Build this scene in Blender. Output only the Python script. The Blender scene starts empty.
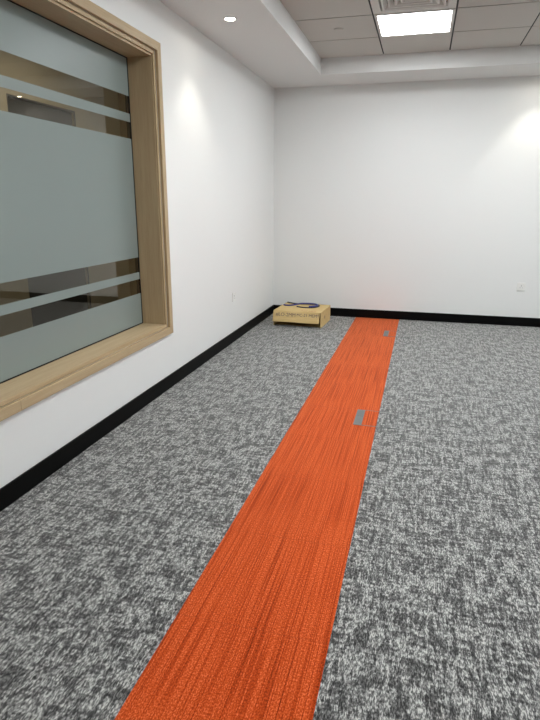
import bpy, bmesh, math, random
from mathutils import Vector, Matrix

random.seed(7)
S = bpy.context.scene
C = S.collection

# ---------------------------------------------------------------- camera
F = Vector((-0.2477836, 0.92961775, -0.27278952))
R = Vector((0.96600507, 0.25849988, 0.00346737))
U = Vector((-0.07373939, 0.2626569, 0.96206749))
cam = bpy.data.cameras.new('camera')
cam.sensor_width = 36
cam.lens = 555.13 * 36 / 720
cam.clip_start = 0.02
cam_o = bpy.data.objects.new('camera', cam)
C.objects.link(cam_o)
m = Matrix((R, U, -F)).transposed().to_4x4()
m.translation = (1.689, 0.0, 1.296)
cam_o.matrix_world = m
S.camera = cam_o

# ---------------------------------------------------------------- world and exposure
w = bpy.data.worlds.new('world')
S.world = w
w.use_nodes = True
w.node_tree.nodes['Background'].inputs[0].default_value = (0.8, 0.85, 0.9, 1)
w.node_tree.nodes['Background'].inputs[1].default_value = 0.05
S.view_settings.view_transform = 'Standard'
S.view_settings.look = 'None'
S.view_settings.gamma = 1
S.view_settings.use_curve_mapping = False
S.view_settings.exposure = 0.0

PANEL_STRENGTH = 27.0       # the lit ceiling panels
SPOT_POWER = 16.0       # the recessed downlights, watts
CORRIDOR_POWER = 13.0

# room sizes (m)
XR, YB, YF = 4.83, 6.485, -4.5          # right wall, back wall, front wall
HC, HT = 2.505, 2.651                   # soffit, tiled ceiling
TX0, TX1 = 0.612, 4.212                 # the raised tiled part
TY1 = 5.94
TY0 = TY1 - 13 * 0.6

# ---------------------------------------------------------------- helpers
def lin(c):
    return tuple((x / 255 / 12.92 if x / 255 <= 0.04045 else ((x / 255 + 0.055) / 1.055) ** 2.4) for x in c) + (1,)

def mat(name, rgb, rough=0.6, spec=0.5, metal=0.0, emit=None, strength=0):
    m = bpy.data.materials.new(name)
    m.use_nodes = True
    b = m.node_tree.nodes['Principled BSDF']
    b.inputs['Base Color'].default_value = lin(rgb)
    b.inputs['Roughness'].default_value = rough
    b.inputs['Specular IOR Level'].default_value = spec
    b.inputs['Metallic'].default_value = metal
    if emit:
        b.inputs['Emission Color'].default_value = lin(emit)
        b.inputs['Emission Strength'].default_value = strength
    return m

class N:
    """small node-building helper"""
    def __init__(self, m):
        self.t = m.node_tree
        self.b = m.node_tree.nodes['Principled BSDF']
        self.out = m.node_tree.nodes['Material Output']
    def n(self, kind, **kw):
        n = self.t.nodes.new(kind)
        for k, v in kw.items():
            setattr(n, k, v)
        return n
    def l(self, a, b):
        self.t.links.new(a, b)
    def math(self, op, a, b=None, c=None, clamp=False):
        n = self.n('ShaderNodeMath', operation=op, use_clamp=clamp)
        for i, v in enumerate((a, b, c)):
            if v is None: continue
            if isinstance(v, (int, float)): n.inputs[i].default_value = v
            else: self.l(v, n.inputs[i])
        return n.outputs[0]
    def pos(self, scale=(1, 1, 1), rot=0.0, loc=(0, 0, 0)):
        g = self.n('ShaderNodeNewGeometry')
        mp = self.n('ShaderNodeMapping')
        mp.inputs['Scale'].default_value = scale
        mp.inputs['Rotation'].default_value = (0, 0, rot)
        mp.inputs['Location'].default_value = loc
        self.l(g.outputs['Position'], mp.inputs[0])
        return mp.outputs[0]
    def noise(self, vec, scale=1.0, detail=2, rough=0.5):
        n = self.n('ShaderNodeTexNoise')
        n.inputs['Scale'].default_value = scale
        n.inputs['Detail'].default_value = detail
        n.inputs['Roughness'].default_value = rough
        self.l(vec, n.inputs['Vector'])
        return n.outputs['Fac']
    def ramp(self, fac, stops):
        r = self.n('ShaderNodeValToRGB')
        e = r.color_ramp.elements
        while len(e) < len(stops): e.new(0.5)
        for el, (p, c) in zip(e, stops):
            el.position = p
            el.color = lin(c)
        self.l(fac, r.inputs[0])
        return r.outputs[0]
    def bump(self, h, strength, dist):
        b = self.n('ShaderNodeBump')
        b.inputs['Strength'].default_value = strength
        b.inputs['Distance'].default_value = dist
        self.l(h, b.inputs['Height'])
        self.l(b.outputs[0], self.b.inputs['Normal'])

def bx(bm, a, b):
    x0, y0, z0 = a; x1, y1, z1 = b
    v = [bm.verts.new(p) for p in ((x0,y0,z0),(x1,y0,z0),(x1,y1,z0),(x0,y1,z0),(x0,y0,z1),(x1,y0,z1),(x1,y1,z1),(x0,y1,z1))]
    for f in ((0,3,2,1),(4,5,6,7),(0,1,5,4),(1,2,6,5),(2,3,7,6),(3,0,4,7)):
        bm.faces.new([v[i] for i in f])
    return bm

def lathe(bm, prof, n=40, c=(0, 0, 0)):
    """profile of (r, z) turned about the z axis"""
    rings = []
    for r, z in prof:
        if r < 1e-6:
            rings.append([bm.verts.new((c[0], c[1], c[2] + z))])
        else:
            rings.append([bm.verts.new((c[0] + r*math.cos(2*math.pi*i/n), c[1] + r*math.sin(2*math.pi*i/n), c[2] + z)) for i in range(n)])
    for a, b in zip(rings, rings[1:]):
        for i in range(n):
            j = (i + 1) % n
            if len(a) == 1 and len(b) == 1: continue
            if len(a) == 1: bm.faces.new((a[0], b[i], b[j]))
            elif len(b) == 1: bm.faces.new((a[i], b[0], a[j]))
            else: bm.faces.new((a[i], b[i], b[j], a[j]))
    return bm

def obj(name, bm, material, parent=None, bevel=0.0, smooth=False, seg=2):
    me = bpy.data.meshes.new(name)
    if isinstance(bm, bmesh.types.BMesh):
        bmesh.ops.recalc_face_normals(bm, faces=bm.faces[:])
        bm.to_mesh(me); bm.free()
    else:
        me = bm
    o = bpy.data.objects.new(name, me)
    if material: me.materials.append(material)
    C.objects.link(o)
    if parent: o.parent = parent
    if bevel:
        b = o.modifiers.new('bevel', 'BEVEL'); b.width = bevel; b.segments = seg; b.limit_method = 'ANGLE'
    if smooth:
        for p in me.polygons: p.use_smooth = True
    return o

def struct(name, bm, m, parent=None, **k):
    o = obj(name, bm, m, parent, **k)
    if parent is None: o['kind'] = 'structure'
    return o

def thing(name, label, cat, loc=(0, 0, 0), rz=0, group=None):
    o = bpy.data.objects.new(name, None)
    C.objects.link(o)
    o.location = loc; o.rotation_euler = (0, 0, rz)
    o.empty_display_size = 0.05
    o['label'] = label; o['category'] = cat
    if group: o['group'] = group
    return o

def tag(o, label, cat, group=None):
    o['label'] = label; o['category'] = cat
    if group: o['group'] = group
    return o

def copy_tree(o, parent=None):
    c = o.copy(); C.objects.link(c)
    if parent: c.parent = parent
    for ch in list(o.children): copy_tree(ch, c)
    return c

NB = bmesh.new

# ---------------------------------------------------------------- materials
def paint(name, rgb, rough=0.55):
    m = mat(name, rgb, rough, 0.3)
    k = N(m)
    n1 = k.noise(k.pos(), 260, 2)
    k.bump(n1, 0.06, 0.001)
    return m

M_wall = paint('white wall paint', (234, 235, 233))
M_soffit = paint('white soffit paint', (226, 226, 224), 0.7)
M_tile = mat('mineral fibre ceiling tile', (200, 197, 191), 0.85, 0.2)
k = N(M_tile); k.bump(k.noise(k.pos(), 380, 3), 0.15, 0.001)
M_grid = mat('grey ceiling grid', (34, 33, 32), 0.6, 0.3)
M_base = mat('black gloss skirting', (4, 4, 4), 0.5, 0.12)
M_white = mat('white plastic', (236, 236, 232), 0.3, 0.5)
M_alu = mat('white powder coated metal', (222, 220, 216), 0.8, 0.1)
M_seal = mat('black rubber seal', (9, 9, 9), 0.5, 0.3)
M_hole = mat('dark socket slot', (25, 24, 24), 0.6, 0.3)

def wood(name, a, b, along):
    m = mat(name, a, 0.42, 0.35)
    k = N(m)
    sc = [38, 38, 38]; sc['xyz'.index(along)] = 1.6
    n = k.noise(k.pos(tuple(sc)), 1.0, 5, 0.6)
    sc2 = [260, 260, 260]; sc2['xyz'.index(along)] = 7
    n2 = k.noise(k.pos(tuple(sc2)), 1.0, 2, 0.5)
    f = k.math('ADD', k.math('MULTIPLY', n, 0.6), k.math('MULTIPLY', n2, 0.4))
    k.l(k.ramp(f, [(0.36, b), (0.62, a)]), k.b.inputs['Base Color'])
    k.bump(n2, 0.05, 0.0005)
    return m
M_wood_y = wood('light oak laminate, grain along the sill', (190, 169, 134), (175, 152, 118), 'y')
M_wood_z = wood('light oak laminate, upright grain', (190, 169, 134), (175, 152, 118), 'z')

def carpet_grey():
    m = mat('grey woven carpet tile', (120, 120, 120), 0.95, 0.05)
    k = N(m)
    # fine tufted yarn: short flecks in rows along y
    yarn = k.noise(k.pos((290, 85, 1)), 1.0, 1, 0.6)
    # linen look: streaks running both ways, with a soft threshold, over blotches
    sy = k.noise(k.pos((62, 10, 1), loc=(11, 2, 0)), 1.0, 2, 0.6)
    sx = k.noise(k.pos((13, 60, 1), loc=(5, 31, 0)), 1.0, 2, 0.6)
    blot = k.noise(k.pos((13, 15, 1), loc=(1, 9, 0)), 1.0, 3, 0.6)
    a = k.math('MULTIPLY', sy, 0.43)
    a = k.math('MULTIPLY_ADD', sx, 0.31, a)
    a = k.math('MULTIPLY_ADD', blot, 0.26, a)
    mr = k.n('ShaderNodeMapRange', interpolation_type='SMOOTHSTEP')
    ym = k.n('ShaderNodeMapRange', interpolation_type='SMOOTHSTEP')
    k.l(k.noise(k.pos((120, 42, 1), loc=(4, 6, 0)), 1.0, 1, 0.5), ym.inputs[0]); ym.inputs[1].default_value = 0.42; ym.inputs[2].default_value = 0.58
    k.l(a, mr.inputs[0]); mr.inputs[1].default_value = 0.43; mr.inputs[2].default_value = 0.55
    y2 = k.n('ShaderNodeMapRange', interpolation_type='SMOOTHSTEP')
    k.l(yarn, y2.inputs[0]); y2.inputs[1].default_value = 0.40; y2.inputs[2].default_value = 0.62
    f = k.math('MULTIPLY_ADD', mr.outputs[0], 0.38, k.math('MULTIPLY_ADD', ym.outputs[0], 0.25, k.math('MULTIPLY', y2.outputs[0], 0.37)))
    k.l(k.ramp(f, [(0.05, (40, 40, 40)), (0.36, (80, 80, 79)), (0.62, (126, 126, 124)), (0.95, (202, 202, 197))]), k.b.inputs['Base Color'])
    k.b.inputs['Sheen Weight'].default_value = SHEEN
    k.b.inputs['Sheen Roughness'].default_value = 0.45
    k.bump(yarn, 0.5, 0.003)
    return m
SHEEN = 0.38
M_grey = carpet_grey()

def carpet_orange():
    m = mat('orange ribbed carpet tile', (222, 92, 40), 0.95, 0.1)
    k = N(m)
    # each tile along the strip is shifted sideways so that the ribs break at the joints
    g = k.n('ShaderNodeNewGeometry')
    sep = k.n('ShaderNodeSeparateXYZ'); k.l(g.outputs['Position'], sep.inputs[0])
    ty = k.math('FLOOR', k.math('DIVIDE', k.math('SUBTRACT', sep.outputs[1], 3.42), 0.507))
    comb = k.n('ShaderNodeCombineXYZ')
    k.l(k.math('MULTIPLY_ADD', ty, 0.0031, k.math('MULTIPLY', sep.outputs[0], 1.0)), comb.inputs[0])
    k.l(sep.outputs[1], comb.inputs[1])
    def tn(scale, d=2):
        mp = k.n('ShaderNodeMapping'); mp.inputs['Scale'].default_value = scale
        k.l(comb.outputs[0], mp.inputs[0])
        return k.noise(mp.outputs[0], 1.0, d, 0.6)
    rib = tn((185, 1.1, 1), 0)
    rib2 = tn((240, 2.0, 1), 0)
    fleck = tn((260, 150, 1), 1)
    def groove(v, lo, hi):
        q = k.n('ShaderNodeMapRange', interpolation_type='SMOOTHSTEP')
        k.l(v, q.inputs[0]); q.inputs[1].default_value = lo; q.inputs[2].default_value = hi
        return q.outputs[0]
    g1 = groove(rib, 0.26, 0.44); g2 = groove(rib2, 0.34, 0.5); g3 = groove(fleck, 0.3, 0.7)
    a = k.math('MULTIPLY_ADD', g1, 0.25, 0.04)
    a = k.math('MULTIPLY_ADD', g2, 0.25, a)
    a = k.math('MULTIPLY_ADD', g3, 0.46, a)
    col = k.ramp(a, [(0.10, (100, 29, 5)), (0.45, (158, 54, 15)), (0.75, (196, 77, 28)), (0.98, (226, 112, 62))])
    k.b.inputs['Sheen Weight'].default_value = SHEEN
    k.b.inputs['Sheen Roughness'].default_value = 0.45
    k.b.inputs['Sheen Tint'].default_value = lin((255, 190, 150))
    # joint lines between the tiles
    fr = k.math('FRACT', k.math('DIVIDE', k.math('SUBTRACT', sep.outputs[1], 3.42), 0.507))
    edge = k.math('MINIMUM', fr, k.math('SUBTRACT', 1.0, fr))
    j = k.math('LESS_THAN', edge, 0.0045)
    mx = k.n('ShaderNodeMix', data_type='RGBA')
    k.l(k.math('MULTIPLY', j, 0.22), mx.inputs[0]); k.l(col, mx.inputs[6])
    mx.inputs[7].default_value = lin((120, 38, 14))
    k.l(mx.outputs[2], k.b.inputs['Base Color'])
    k.bump(k.math('ADD', rib, fleck), 0.5, 0.003)
    return m
M_orange = carpet_orange()

# glass: mostly lets light through, mirrors by Fresnel
M_glass = bpy.data.materials.new('clear window glass'); M_glass.use_nodes = True
t = M_glass.node_tree; t.nodes.clear()
o_ = t.nodes.new('ShaderNodeOutputMaterial'); mx = t.nodes.new('ShaderNodeMixShader')
fr = t.nodes.new('ShaderNodeFresnel'); fr.inputs[0].default_value = 1.5
tr = t.nodes.new('ShaderNodeBsdfTransparent'); tr.inputs[0].default_value = (0.78, 0.79, 0.74, 1)
gl = t.nodes.new('ShaderNodeBsdfGlossy'); gl.inputs['Roughness'].default_value = 0.0
gl.inputs[0].default_value = (1.0, 0.96, 0.88, 1)
ge = t.nodes.new('ShaderNodeNewGeometry')
inv = t.nodes.new('ShaderNodeMath'); inv.operation = 'MULTIPLY_ADD'; inv.inputs[1].default_value = -1.7; inv.inputs[2].default_value = 1.7
mu = t.nodes.new('ShaderNodeMath'); mu.operation = 'MULTIPLY'; mu.use_clamp = True
t.links.new(ge.outputs['Backfacing'], inv.inputs[0]); t.links.new(fr.outputs[0], mu.inputs[0]); t.links.new(inv.outputs[0], mu.inputs[1])
t.links.new(mu.outputs[0], mx.inputs[0]); t.links.new(tr.outputs[0], mx.inputs[1]); t.links.new(gl.outputs[0], mx.inputs[2])
t.links.new(mx.outputs[0], o_.inputs[0])

M_film = mat('grey green frosted film', (142, 154, 150), 0.32, 0.35)
k = N(M_film)
trn = k.n('ShaderNodeBsdfTranslucent'); trn.inputs[0].default_value = lin((170, 182, 176))
mxs = k.n('ShaderNodeMixShader'); mxs.inputs[0].default_value = 0.10
k.l(k.b.outputs[0], mxs.inputs[1]); k.l(trn.outputs[0], mxs.inputs[2]); k.l(mxs.outputs[0], k.out.inputs[0])

# ---------------------------------------------------------------- floor
struct('floor', bx(NB(), (0, YF, -0.05), (XR, YB, 0)), M_grey)
strip = obj('carpet_strip', bx(NB(), (1.009, YF, -0.004), (1.507, YB, 0.0012)), M_orange)
tag(strip, 'orange ribbed carpet strip running down the grey floor to the back wall', 'carpet')

# ---------------------------------------------------------------- walls
WY0, WY1, WZ0, WZ1 = 0.95, 3.50, 0.470, 2.168      # clear opening of the reveal
b = NB()
T = 0.26
bx(b, (-T, YF - 0.1, -0.05), (0, WY0 - 0.03, 2.75))
bx(b, (-T, WY1 + 0.03, -0.05), (0, YB, 2.75))
bx(b, (-T, WY0 - 0.03, -0.05), (0, WY1 + 0.03, WZ0 - 0.03))
bx(b, (-T, WY0 - 0.03, WZ1 + 0.038), (0, WY1 + 0.03, 2.75))
struct('wall_left', b, M_wall)
struct('wall_back', bx(NB(), (-1.7, YB, -0.05), (XR + 0.1, YB + 0.1, 2.75)), M_wall)
struct('wall_right', bx(NB(), (XR, YF - 0.1, -0.05), (XR + 0.1, YB, 2.75)), M_wall)
struct('wall_front', bx(NB(), (0, YF - 0.1, -0.05), (XR, YF, 2.75)), M_wall)

def baseboard(name, a, b_):
    struct(name, bx(NB(), a, b_), M_base, bevel=0.003)
baseboard('baseboard_left', (0, YF, 0), (0.012, YB - 0.012, 0.098))
baseboard('baseboard_back', (0, YB - 0.012, 0), (XR, YB, 0.098))
baseboard('baseboard_right', (XR - 0.012, YF, 0), (XR, YB - 0.012, 0.098))
baseboard('baseboard_front', (0.012, YF, 0), (XR - 0.012, YF + 0.012, 0.098))

# ---------------------------------------------------------------- ceiling
DOWNS = [(0.31, 4.077), (0.31, 1.68), (0.31, -0.72), (2.716, 6.215), (4.4, 6.215)]
def holed_plate(x0, y0, x1, y1, z, holes, r, bm, n=40):
    """flat plate at z with round holes, cut along square cells about each hole"""
    h = 0.12
    vertical = (y1 - y0) > (x1 - x0)
    if vertical: hs = sorted([c for c in holes if x0 < c[0] < x1 and y0 < c[1] < y1], key=lambda c: c[1])
    else: hs = sorted([c for c in holes if x0 < c[0] < x1 and y0 < c[1] < y1], key=lambda c: c[0])
    def quad(a, b_, c, d): bm.faces.new([bm.verts.new((p[0], p[1], z)) for p in (a, b_, c, d)])
    cur = y0 if vertical else x0
    for c in hs:
        lo, hi = ((c[1]-h, c[1]+h) if vertical else (c[0]-h, c[0]+h))
        if vertical:
            quad((x0,cur),(x1,cur),(x1,lo),(x0,lo)); quad((x0,lo),(c[0]-h,lo),(c[0]-h,hi),(x0,hi)); quad((c[0]+h,lo),(x1,lo),(x1,hi),(c[0]+h,hi))
        else:
            quad((cur,y0),(lo,y0),(lo,y1),(cur,y1)); quad((lo,y0),(hi,y0),(hi,c[1]-h),(lo,c[1]-h)); quad((lo,c[1]+h),(hi,c[1]+h),(hi,y1),(lo,y1))
        inner = []; outer = []
        for i in range(n):
            a = 2*math.pi*i/n; ca, sa = math.cos(a), math.sin(a)
            s = h / max(abs(ca), abs(sa))
            inner.append(bm.verts.new((c[0]+r*ca, c[1]+r*sa, z))); outer.append(bm.verts.new((c[0]+s*ca, c[1]+s*sa, z)))
        for i in range(n):
            j = (i+1) % n
            bm.faces.new((inner[i], outer[i], outer[j], inner[j]))
        cur = hi
    if vertical: quad((x0,cur),(x1,cur),(x1,y1),(x0,y1))
    else: quad((cur,y0),(x1,y0),(x1,y1),(cur,y1))

b = NB()
HR = 0.040
holed_plate(0, YF, TX0, TY1, HC, DOWNS, HR, b)
holed_plate(0, TY1, XR, YB, HC, DOWNS, HR, b)
holed_plate(TX1, YF, XR, TY1, HC, DOWNS, HR, b)
holed_plate(TX0, YF, TX1, TY0, HC, DOWNS, HR, b)
# upstands of the tray, with thickness above
for a_, c_ in (((TX0-0.02, TY0-0.02), (TX0, TY1+0.02)), ((TX1, TY0-0.02), (TX1+0.02, TY1+0.02)), ((TX0, TY1), (TX1, TY1+0.02)), ((TX0, TY0-0.02), (TX1, TY0))):
    bx(b, (a_[0], a_[1], HC + 0.0002), (c_[0], c_[1], HT + 0.03))
soffit = struct('ceiling', b, M_soffit)
struct('ceiling', bx(NB(), (-T, YF, HT + 0.06), (XR, YB, HT + 0.12)), M_soffit)   # slab above

LIGHT_CELLS = {(1, 1), (1, 4), (1, 7), (4, 1), (4, 4), (4, 7)}      # (column, row from the back): third row is unseen, added to brighten the lower left wall
VENT_CELLS = {(1, 2), (4, 2)}
tiles = NB(); grid = NB()
ncol, nrow = 6, 13
for i in range(ncol):
    for j in range(nrow):
        if (i, j) in LIGHT_CELLS or (i, j) in VENT_CELLS: continue
        x0 = TX0 + 0.6*i; y1 = TY1 - 0.6*j - 0.02 + 0.02
        # the cut row next to the back upstand sits flush with it
        bx(tiles, (x0 + (0.0065 if i else 0), y1 - 0.6 + 0.0085, HT), (x0 + 0.6 - 0.0065, y1 - (0.0085 if j else 0), HT + 0.014))
for i in range(1, ncol):
    bx(grid, (TX0 + 0.6*i - 0.012, TY0, HT + 0.006), (TX0 + 0.6*i + 0.012, TY1, HT + 0.03))
for j in range(1, nrow):
    bx(grid, (TX0, TY1 - 0.6*j - 0.012, HT + 0.007), (TX1, TY1 - 0.6*j + 0.012, HT + 0.03))
struct('ceiling', tiles, M_tile)
struct('trim_1', grid, M_grid)

# ---------------------------------------------------------------- window in the left wall
win = bpy.data.objects.new('window_1', None); C.objects.link(win); win['kind'] = 'structure'
win.location = (0, (WY0 + WY1) / 2, WZ0)
win_inv = Matrix.Translation(-win.location)
def wpart(name, bm, m, parent=None, **kk):
    if parent is None:
        bmesh.ops.transform(bm, matrix=win_inv, verts=bm.verts[:])
        return obj(name, bm, m, win, **kk)
GX = -0.18
# reveal boards lining the opening
BT = 0.028
wpart('sill', bx(NB(), (-T, WY0 - BT, WZ0 - BT), (-0.014, WY1 + BT, WZ0)), M_wood_y)
wpart('head_board', bx(NB(), (-T, WY0 - BT, WZ1), (-0.014, WY1 + BT, WZ1 + BT)), M_wood_y)
wpart('side_board', bx(NB(), (-T, WY1, WZ0 + 0.0003), (-0.014, WY1 + BT, WZ1 - 0.0003)), M_wood_z)
wpart('side_board', bx(NB(), (-T, WY0 - BT, WZ0 + 0.0003), (-0.014, WY0, WZ1 - 0.0003)), M_wood_z)
def frame_ring(y0, y1, z0, z1, wd, x0, x1, name, split=False):
    """mitred casing boards: head, bottom, two sides"""
    def prism(pts, mat_):
        bm = NB()
        a = [bm.verts.new((x0, p[0], p[1])) for p in pts]; c = [bm.verts.new((x1, p[0], p[1])) for p in pts]
        bm.faces.new(a); bm.faces.new(c[::-1])
        for i in range(4):
            j = (i+1) % 4
            bm.faces.new((a[i], c[i], c[j], a[j]))
        wpart(name, bm, mat_, bevel=0.0018)
    prism([(y0, z1), (y1, z1), (y1-wd, z1-wd), (y0+wd, z1-wd)], M_wood_y)
    prism([(y1, z0), (y1, z1), (y1-wd, z1-wd), (y1-wd, z0+wd)], M_wood_z)
    prism([(y0, z0), (y0, z1), (y0+wd, z1-wd), (y0+wd, z0+wd)], M_wood_z)
    if split:
        s = 1.962
        prism([(y0, z0), (s-0.0006, z0), (s-0.0006, z0+wd), (y0+wd, z0+wd)], M_wood_y)
        prism([(s+0.0006, z0), (y1, z0), (y1-wd, z0+wd), (s+0.0006, z0+wd)], M_wood_y)
    else:
        prism([(y0, z0), (y1, z0), (y1-wd, z0+wd), (y0+wd, z0+wd)], M_wood_y)
frame_ring(WY0 - 0.078, WY1 + 0.078, WZ0 - 0.074, WZ1 + 0.086, 0.050, 0.0, 0.018, 'casing', True)
frame_ring(WY0 - 0.028, WY1 + 0.028, WZ0 - 0.024, WZ1 + 0.036, 0.024, -0.014, -0.002, 'casing_lip')
# black seal around the glass
b = NB()
g = 0.007
for a_, c_ in (((WY0, WZ0), (WY1, WZ0+g)), ((WY0, WZ1-g), (WY1, WZ1)), ((WY0, WZ0+g), (WY0+g, WZ1-g)), ((WY1-0.008, WZ0+g), (WY1, WZ1-g))):
    bx(b, (GX-0.010, a_[0], a_[1]), (GX+0.003, c_[0], c_[1]))
bx(b, (GX-0.016, WY1-0.024, WZ0+g), (GX-0.0105, WY1, WZ1-g)); bx(b, (GX-0.016, WY0, WZ0+g), (GX-0.0105, WY0+0.024, WZ1-g))
wpart('seal', b, M_seal)
wpart('glass_pane', bx(NB(), (GX-0.006, WY0+0.001, WZ0+0.001), (GX, WY1-0.001, WZ1-0.001)), M_glass)
for z0, z1 in ((1.944, WZ1-g), (1.790, 1.841), (0.932, 1.690), (0.784, 0.832), (WZ0+g, 0.686)):
    wpart('frosted_film', bx(NB(), (GX+0.0004, WY0+g, z0), (GX+0.0010, WY1-0.0085, z1)), M_film)

# ---------------------------------------------------------------- corridor beyond the window
M_cwall = paint('beige corridor paint', (168, 156, 134))
M_ccarpet = mat('dark corridor carpet', (66, 62, 56), 0.95, 0.1)
k = N(M_ccarpet); k.l(k.ramp(k.noise(k.pos(), 60, 3), [(0.35, (48, 45, 41)), (0.65, (84, 79, 72))]), k.b.inputs['Base Color'])
CX = -1.55
b = NB()
bx(b, (CX-0.12, YF, -0.05), (CX, 4.09, 2.75)); bx(b, (CX-0.12, 4.97, -0.05), (CX, YB, 2.75)); bx(b, (CX-0.12, 4.09, 2.10), (CX, 4.97, 2.75))
struct('wall_corridor', b, M_cwall)
struct('wall_corridor_end', bx(NB(), (CX-0.12, YF-0.1, -0.05), (-T, YF, 2.75)), M_cwall)
struct('floor', bx(NB(), (CX-0.12, YF, -0.05), (-T, YB, 0)), M_ccarpet)
struct('ceiling', bx(NB(), (CX, YF, 2.50), (-T, YB, 2.55)), M_soffit)
struct('baseboard_corridor', bx(NB(), (CX, 5.03, 0), (CX+0.012, YB, 0.098)), M_base)
struct('baseboard_corridor', bx(NB(), (CX, YF, 0), (CX+0.012, 4.03, 0.098)), M_base)
door = bpy.data.objects.new('door_1', None); C.objects.link(door); door['kind'] = 'structure'; door.location = (CX, 4.53, 0)
M_door = mat('dark grey door leaf', (52, 50, 48), 0.4, 0.4)
M_steel = mat('brushed steel', (170, 168, 164), 0.3, 0.5, 1.0)
leaf = obj('door_leaf', bx(NB(), (-0.06, -0.435, 0.006), (-0.02, 0.435, 2.094)), M_door, door, bevel=0.002)
b = NB(); bx(b, (-0.1, -0.44, 0), (0.001, -0.46, 2.115)); bx(b, (-0.1, 0.44, 0), (0.001, 0.46, 2.115)); bx(b, (-0.1, -0.44, 2.10), (0.001, 0.44, 2.115))
obj('door_frame', b, M_door, door)
hb = NB(); bx(hb, (-0.02, -0.36, 1.0), (0.02, -0.34, 1.02)); bx(hb, (0.02, -0.36, 1.0), (0.035, -0.23, 1.02))
hnd = obj('door_handle', hb, M_steel, leaf, bevel=0.004)

# corridor lamp: unseen round light, added to brighten the corridor behind the glass
cl = thing('corridor_added_light', 'unseen round lamp added to light the corridor beyond the window glass', 'light', (-0.75, 4.2, 2.5))
M_cl = mat('added corridor lamp face', (255, 244, 225), 0.5, 0.3, 0, (255, 236, 205), 6)
obj('trim_ring', lathe(NB(), [(0.055, -0.004), (0.075, -0.004), (0.078, 0), (0.055, 0), (0.055, -0.004)]), M_alu, cl, smooth=True)
obj('lamp_face', lathe(NB(), [(0, -0.001), (0.055, -0.001), (0.055, 0), (0, 0)]), M_cl, cl)
la = bpy.data.lights.new('corridor_fill_lamp', 'AREA'); la.shape = 'DISK'; la.size = 0.1; la.energy = CORRIDOR_POWER; la.color = (1, 0.92, 0.82)
lo = bpy.data.objects.new('corridor_fill_lamp', la); C.objects.link(lo); lo.parent = cl; lo.location = (0, 0, -0.006)

# ---------------------------------------------------------------- ceiling panels
M_panel = mat('lit opal diffuser', (250, 250, 250), 0.5, 0.3, 0, (248, 252, 255), PANEL_STRENGTH)
def square_ring(bm, h0, h1, z0, z1):
    """flat or sloping square ring between half widths h0 (at z0) and h1 (at z1)"""
    a = [bm.verts.new((sx*h0, sy*h0, z0)) for sx, sy in ((-1,-1),(1,-1),(1,1),(-1,1))]
    c = [bm.verts.new((sx*h1, sy*h1, z1)) for sx, sy in ((-1,-1),(1,-1),(1,1),(-1,1))]
    for i in range(4):
        j = (i+1) % 4
        bm.faces.new((a[i], a[j], c[j], c[i]))
def cell(i, j): return (TX0 + 0.6*i + 0.3, TY1 - 0.6*j - 0.3, HT)
lab = {(1, 1): 'square lit ceiling light panel beside the air diffuser nearest the window wall', (1, 4): 'square lit ceiling light panel over the orange strip, second from back wall',
       (1, 7): 'unseen square light panel over the orange strip, third from back wall, added to brighten the lower left wall', (4, 7): 'unseen square light panel at the right of the room, third from back wall, added to brighten the near part',
       (4, 1): 'square lit ceiling light panel at the right of the room, nearest back wall', (4, 4): 'square lit ceiling light panel at the right of the room, second from back wall'}
first = None
for c in sorted(LIGHT_CELLS):
    if first is None:
        t_ = thing('ceiling_light', lab[c], 'light', cell(*c), group='square ceiling light panels')
        b = NB()
        for p, q, z0, z1 in ((0.294, 0.291, 0.004, -0.004), (0.291, 0.270, -0.004, -0.004), (0.270, 0.268, -0.004, 0.002)): square_ring(b, p, q, z0, z1)
        square_ring(b, 0.268, 0.268, 0.002, 0.012)
        obj('frame', b, M_alu, t_)
        obj('diffuser', bx(NB(), (-0.2675, -0.2675, -0.001), (0.2675, 0.2675, 0.010)), M_panel, t_)
        b = NB(); square_ring(b, 0.294, 0.294, 0.004, 0.035); square_ring(b, 0.294, 0.005, 0.035, 0.035)
        obj('housing', b, M_alu, t_)
        first = t_
    else:
        t_ = copy_tree(first); t_.location = cell(*c); t_['label'] = lab[c]

# ---------------------------------------------------------------- air diffuser
def duct_bm():
    b = bx(NB(), (-0.24, -0.24, 0.036), (0.24, 0.24, 0.040)); square_ring(b, 0.24, 0.24, 0.004, 0.036)
    return b
vl = {(1, 2): 'white square four-way air diffuser beside the lit ceiling panel', (4, 2): 'white square four-way air diffuser at the right of the room'}
M_dark = mat('dark duct inside', (60, 58, 56), 0.8, 0.2)
first = None
for c in sorted(VENT_CELLS):
    if first is None:
        t_ = thing('air_diffuser', vl[c], 'vent', cell(*c), group='four-way air diffusers')
        b = NB(); square_ring(b, 0.293, 0.293, 0.0, 0.012); square_ring(b, 0.293, 0.238, -0.0005, -0.0005); square_ring(b, 0.238, 0.228, -0.0005, 0.02); square_ring(b, 0.293, 0.238, 0.012, 0.012); square_ring(b, 0.238, 0.234, 0.012, 0.02)
        obj('frame', b, M_alu, t_)
        for h in (0.222, 0.176, 0.130, 0.084):
            b = NB()
            square_ring(b, h, h-0.013, -0.002, -0.002); square_ring(b, h-0.013, h-0.034, -0.002, 0.026); square_ring(b, h-0.034, h-0.035, 0.026, 0.026); square_ring(b, h-0.035, h, 0.026, -0.001); square_ring(b, h, h, -0.001, -0.002)
            obj('louvre', b, M_alu, t_)
        obj('louvre', bx(NB(), (-0.036, -0.036, -0.002), (0.036, 0.036, 0.001)), M_alu, t_)
        obj('duct', duct_bm(), M_dark, t_)
        first = t_
    else:
        t_ = copy_tree(first); t_.location = cell(*c); t_['label'] = vl[c]

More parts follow.
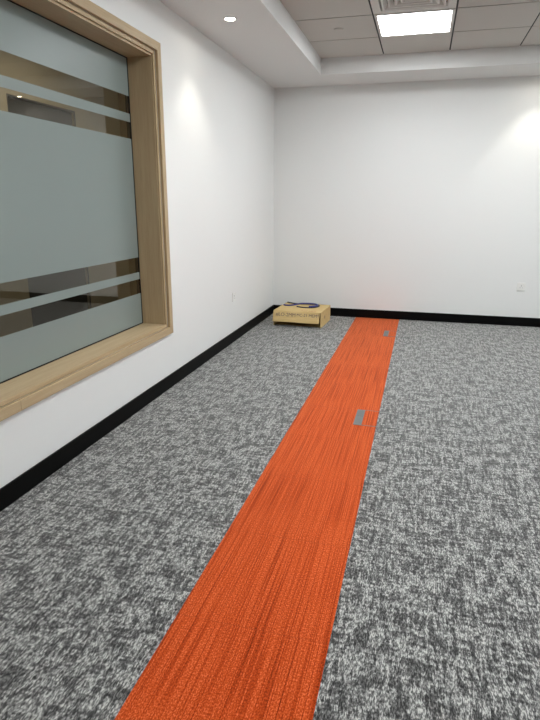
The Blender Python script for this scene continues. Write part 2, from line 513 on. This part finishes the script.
# ---------------------------------------------------------------- downlights
M_lamp = mat('lit downlight lamp', (255, 250, 240), 0.5, 0.3, 0, (255, 246, 230), 70)
M_cone = mat('bright reflector', (225, 222, 215), 0.35, 0.5)
dl = ['small round recessed downlight in the left soffit, lit', 'small round recessed downlight in the left soffit, above the window',
      'small round recessed downlight in the left soffit, behind the camera', 'small round recessed downlight in the back soffit, mirrored in the window glass',
      'small round recessed downlight in the back soffit, far right']
first = None
for (x, y), lb in zip(DOWNS, dl):
    if first is None:
        t_ = thing('downlight', lb, 'light', (x, y, HC), group='recessed downlights')
        obj('trim_ring', lathe(NB(), [(0.036, 0.0), (0.037, -0.003), (0.046, -0.003), (0.048, -0.0003), (0.0405, -0.0003), (0.036, 0.0)]), M_alu, t_, smooth=True)
        obj('reflector', lathe(NB(), [(0.0365, 0.0), (0.033, 0.03), (0.0335, 0.031), (0.0385, 0.001), (0.0365, 0.0)]), M_cone, t_, smooth=True)
        obj('lamp', lathe(NB(), [(0, -0.001), (0.02, -0.0002), (0.030, 0.003), (0.031, 0.008), (0, 0.008)]), M_lamp, t_)
        sp = bpy.data.lights.new('downlight_beam', 'SPOT'); sp.energy = SPOT_POWER; sp.spot_size = math.radians(92); sp.spot_blend = 0.65
        sp.shadow_soft_size = 0.02; sp.color = (1, 0.95, 0.86)
        so = bpy.data.objects.new('downlight_beam', sp); C.objects.link(so); so.parent = t_; so.location = (0, 0, -0.008)
        first = t_
    else:
        t_ = copy_tree(first); t_.location = (x, y, HC); t_['label'] = lb

# ---------------------------------------------------------------- sprinkler cover on a ceiling tile
o = obj('sprinkler_cover', lathe(NB(), [(0, -0.006), (0.036, -0.006), (0.041, -0.004), (0.041, -0.001), (0.034, 0.0), (0, 0.0)]), M_tile, smooth=True)
o.location = (0.915, 5.03, HT - 0.0005)
tag(o, 'flat white round sprinkler cover on a ceiling tile', 'sprinkler')

# ---------------------------------------------------------------- wall sockets (built facing -y, back at y = 0)
def make_socket(label, loc, rz):
    t_ = thing('wall_socket', label, 'socket', loc, rz, 'white wall sockets')
    obj('faceplate', bx(NB(), (-0.043, -0.009, -0.043), (0.043, 0.0, 0.043)), M_white, t_, bevel=0.003)
    b = NB(); bx(b, (-0.003, -0.0098, 0.006), (0.003, -0.0088, 0.015))
    bx(b, (-0.014, -0.0098, -0.012), (-0.008, -0.0088, -0.008)); bx(b, (0.008, -0.0098, -0.012), (0.014, -0.0088, -0.008))
    obj('pin_slots', b, M_hole, t_)
    obj('rocker_switch', bx(NB(), (0.020, -0.0115, 0.018), (0.032, -0.0085, 0.034)), M_white, t_, bevel=0.001)
    return t_
s1 = make_socket('white square wall socket low on the back wall, right of the orange strip', (2.765, YB, 0.430), 0)
s2 = copy_tree(s1); s2.location = (0, 4.98, 0.430); s2.rotation_euler = (0, 0, math.radians(90))
s2['label'] = 'white square wall socket low on the left wall, between window and box'

# ---------------------------------------------------------------- floor boxes let into the carpet
M_fb = mat('grey floor box plastic', (110, 114, 112), 0.5, 0.4)
M_fbd = mat('dark grey floor box flap', (106, 109, 108), 0.5, 0.4)
def make_floor_box(label, loc):
    t_ = thing('floor_box', label, 'floor box', loc, 0, 'floor boxes in the orange strip')
    h = 0.132; z = 0.0030; e = 0.0055
    b = NB()
    bx(b, (-h, -h, -0.002), (h, -h+e, z)); bx(b, (-h, h-e, -0.002), (h, h, z)); bx(b, (h-e, -h+e, -0.002), (h, h-e, z)); bx(b, (-h, -h+e, -0.002), (-h+e, h-e, z))
    obj('frame', b, M_fb, t_)
    bar = obj('handle_bar', bx(NB(), (-h+e, -h+e, -0.002), (-h+0.050, h-e, z)), M_fb, t_, bevel=0.0006)
    for s in (-1, 1):
        obj('cable_flap', bx(NB(), (-h+0.010, s*0.06-0.045, z), (-h+0.044, s*0.06+0.045, z+0.0012)), M_fbd, bar, bevel=0.0005)
    # the lid carries on the floor: orange up to the strip's edge, grey past it
    xs = 1.507 - loc[0]
    obj('carpet_inlay', bx(NB(), (-h+0.050, -h+e, -0.001), (xs, h-e, 0.0024)), M_orange, t_)
    gi = obj('carpet_inlay', bx(NB(), (xs, -h+e, -0.001), (h-e, h-e, 0.0024)), M_grey, t_)
    gi['label'] = 'grey carpet inlay'
    return t_
f1 = make_floor_box('square grey floor box at mid strip, the nearer of the two', (1.501, 3.292, 0))
f2 = make_floor_box('small square grey floor box in the orange strip near the back wall', (1.515, 5.705, 0))

# ---------------------------------------------------------------- cardboard box
M_card = mat('brown corrugated cardboard', (210, 183, 130), 0.8, 0.15)
k = N(M_card); k.l(k.ramp(k.noise(k.pos((6, 40, 40)), 1.0, 3), [(0.3, (200, 172, 118)), (0.7, (216, 190, 136))]), k.b.inputs['Base Color'])
k.bump(k.noise(k.pos((4, 120, 120)), 1.0, 1), 0.15, 0.001)
M_cardin = mat('cardboard inside', (150, 122, 78), 0.85, 0.1)
M_ink = mat('dark printed ink', (88, 72, 84), 0.7, 0.2)
M_red = mat('red printed ink', (176, 96, 62), 0.7, 0.2)
BW, BD, BH, ct = 0.524, 0.50, 0.172, 0.004
cb = thing('cardboard_box', 'brown cardboard box with printed front flap on the floor in the corner', 'box', (0.193, 5.759, 0.0015), -0.0477)
b = NB()
bx(b, (0, 0.07, 0), (BW, BD, ct)); bx(b, (0, 0, ct), (ct, BD, BH-ct)); bx(b, (BW-ct, 0, ct), (BW, BD, BH-ct)); bx(b, (ct, BD-ct, ct), (BW-ct, BD, BH-ct)); bx(b, (0, 0, BH-ct), (BW, BD, BH))
body = obj('body', b, M_card, cb)
# hanging front flap, hinged on the top front edge and pushed out a little
FLEN, ang = 0.118, math.radians(17)
fb = bx(NB(), (0.0, -ct, -FLEN), (BW - 0.012, 0.0, 0.0))
flap = obj('front_flap', fb, M_card, cb, bevel=0.0012)
flap.location = (0.0, -0.001, BH - 0.002); flap.rotation_euler = (-ang, 0, 0)
def text(s, size, parent, loc, rot, m, name='printed_text'):
    cu = bpy.data.curves.new('t', 'FONT'); cu.body = s; cu.size = size; cu.extrude = 0.0003; cu.offset = 0
    tmp = bpy.data.objects.new('t', cu); C.objects.link(tmp)
    bpy.context.view_layer.update()
    me = bpy.data.meshes.new_from_object(tmp.evaluated_get(bpy.context.evaluated_depsgraph_get()))
    bpy.data.objects.remove(tmp)
    me.materials.clear()
    o = obj(name, me, m, parent); o.location = loc; o.rotation_euler = rot
    return o
H = math.pi / 2
text('#LO-2MM', 0.052, flap, (0.030, -ct - 0.0004, -0.056), (H, 0, 0), M_ink)
text('MC-21', 0.043, flap, (0.262, -ct - 0.0004, -0.050), (H, 0, 0), M_ink)
text('MEM*', 0.045, flap, (0.395, -ct - 0.0004, -0.052), (H, 0, 0), M_ink)
text('14', 0.05, body, (BW + 0.0004, 0.16, 0.075), (H, 0, H), M_ink)
text('FLAT WAYS', 0.030, body, (0.30, 0.035, BH + 0.0004), (0, 0, 0), M_red)

# ---------------------------------------------------------------- cable lying on the box
def tube(name, pts, r, m, parent=None):
    cu = bpy.data.curves.new('c', 'CURVE'); cu.dimensions = '3D'; cu.bevel_depth = r; cu.bevel_resolution = 3; cu.resolution_u = 10; cu.use_fill_caps = True
    s = cu.splines.new('NURBS'); s.points.add(len(pts)-1)
    for p_, q in zip(s.points, pts): p_.co = (*q, 1)
    s.use_endpoint_u = True; s.order_u = 4
    tmp = bpy.data.objects.new('c', cu); C.objects.link(tmp); bpy.context.view_layer.update()
    me = bpy.data.meshes.new_from_object(tmp.evaluated_get(bpy.context.evaluated_depsgraph_get()))
    bpy.data.objects.remove(tmp)
    me.materials.clear()
    return obj(name, me, m, parent, smooth=True)
M_cable = mat('dark navy cable sheath', (40, 40, 62), 0.5, 0.4)
M_cable2 = mat('blue cable sheath', (58, 62, 128), 0.5, 0.4)
cab = thing('cable', 'dark navy cable looped loosely on top of the cardboard box', 'cable', (0.45, 6.05, BH + 0.0015))
z = 0.0088
def P(x, y, dz=0): return (x - 0.45, y - 6.05, z + dz)
tube('outer_loop', [P(0.238,6.235), P(0.29,6.20), P(0.36,6.15), P(0.44,6.17,.002), P(0.53,6.19), P(0.61,6.17), P(0.645,6.10), P(0.62,6.00), P(0.55,5.945), P(0.47,5.95), P(0.40,5.99)], 0.0065, M_cable, cab)
tube('inner_loop', [P(0.235,6.06), P(0.28,6.03), P(0.34,6.05), P(0.40,6.12,.012), P(0.46,6.15,.010), P(0.55,6.165,.010), P(0.615,6.12,.010), P(0.625,6.05,.010), P(0.59,5.98,.010), P(0.54,5.965,.010)], 0.0085, M_cable2, cab)
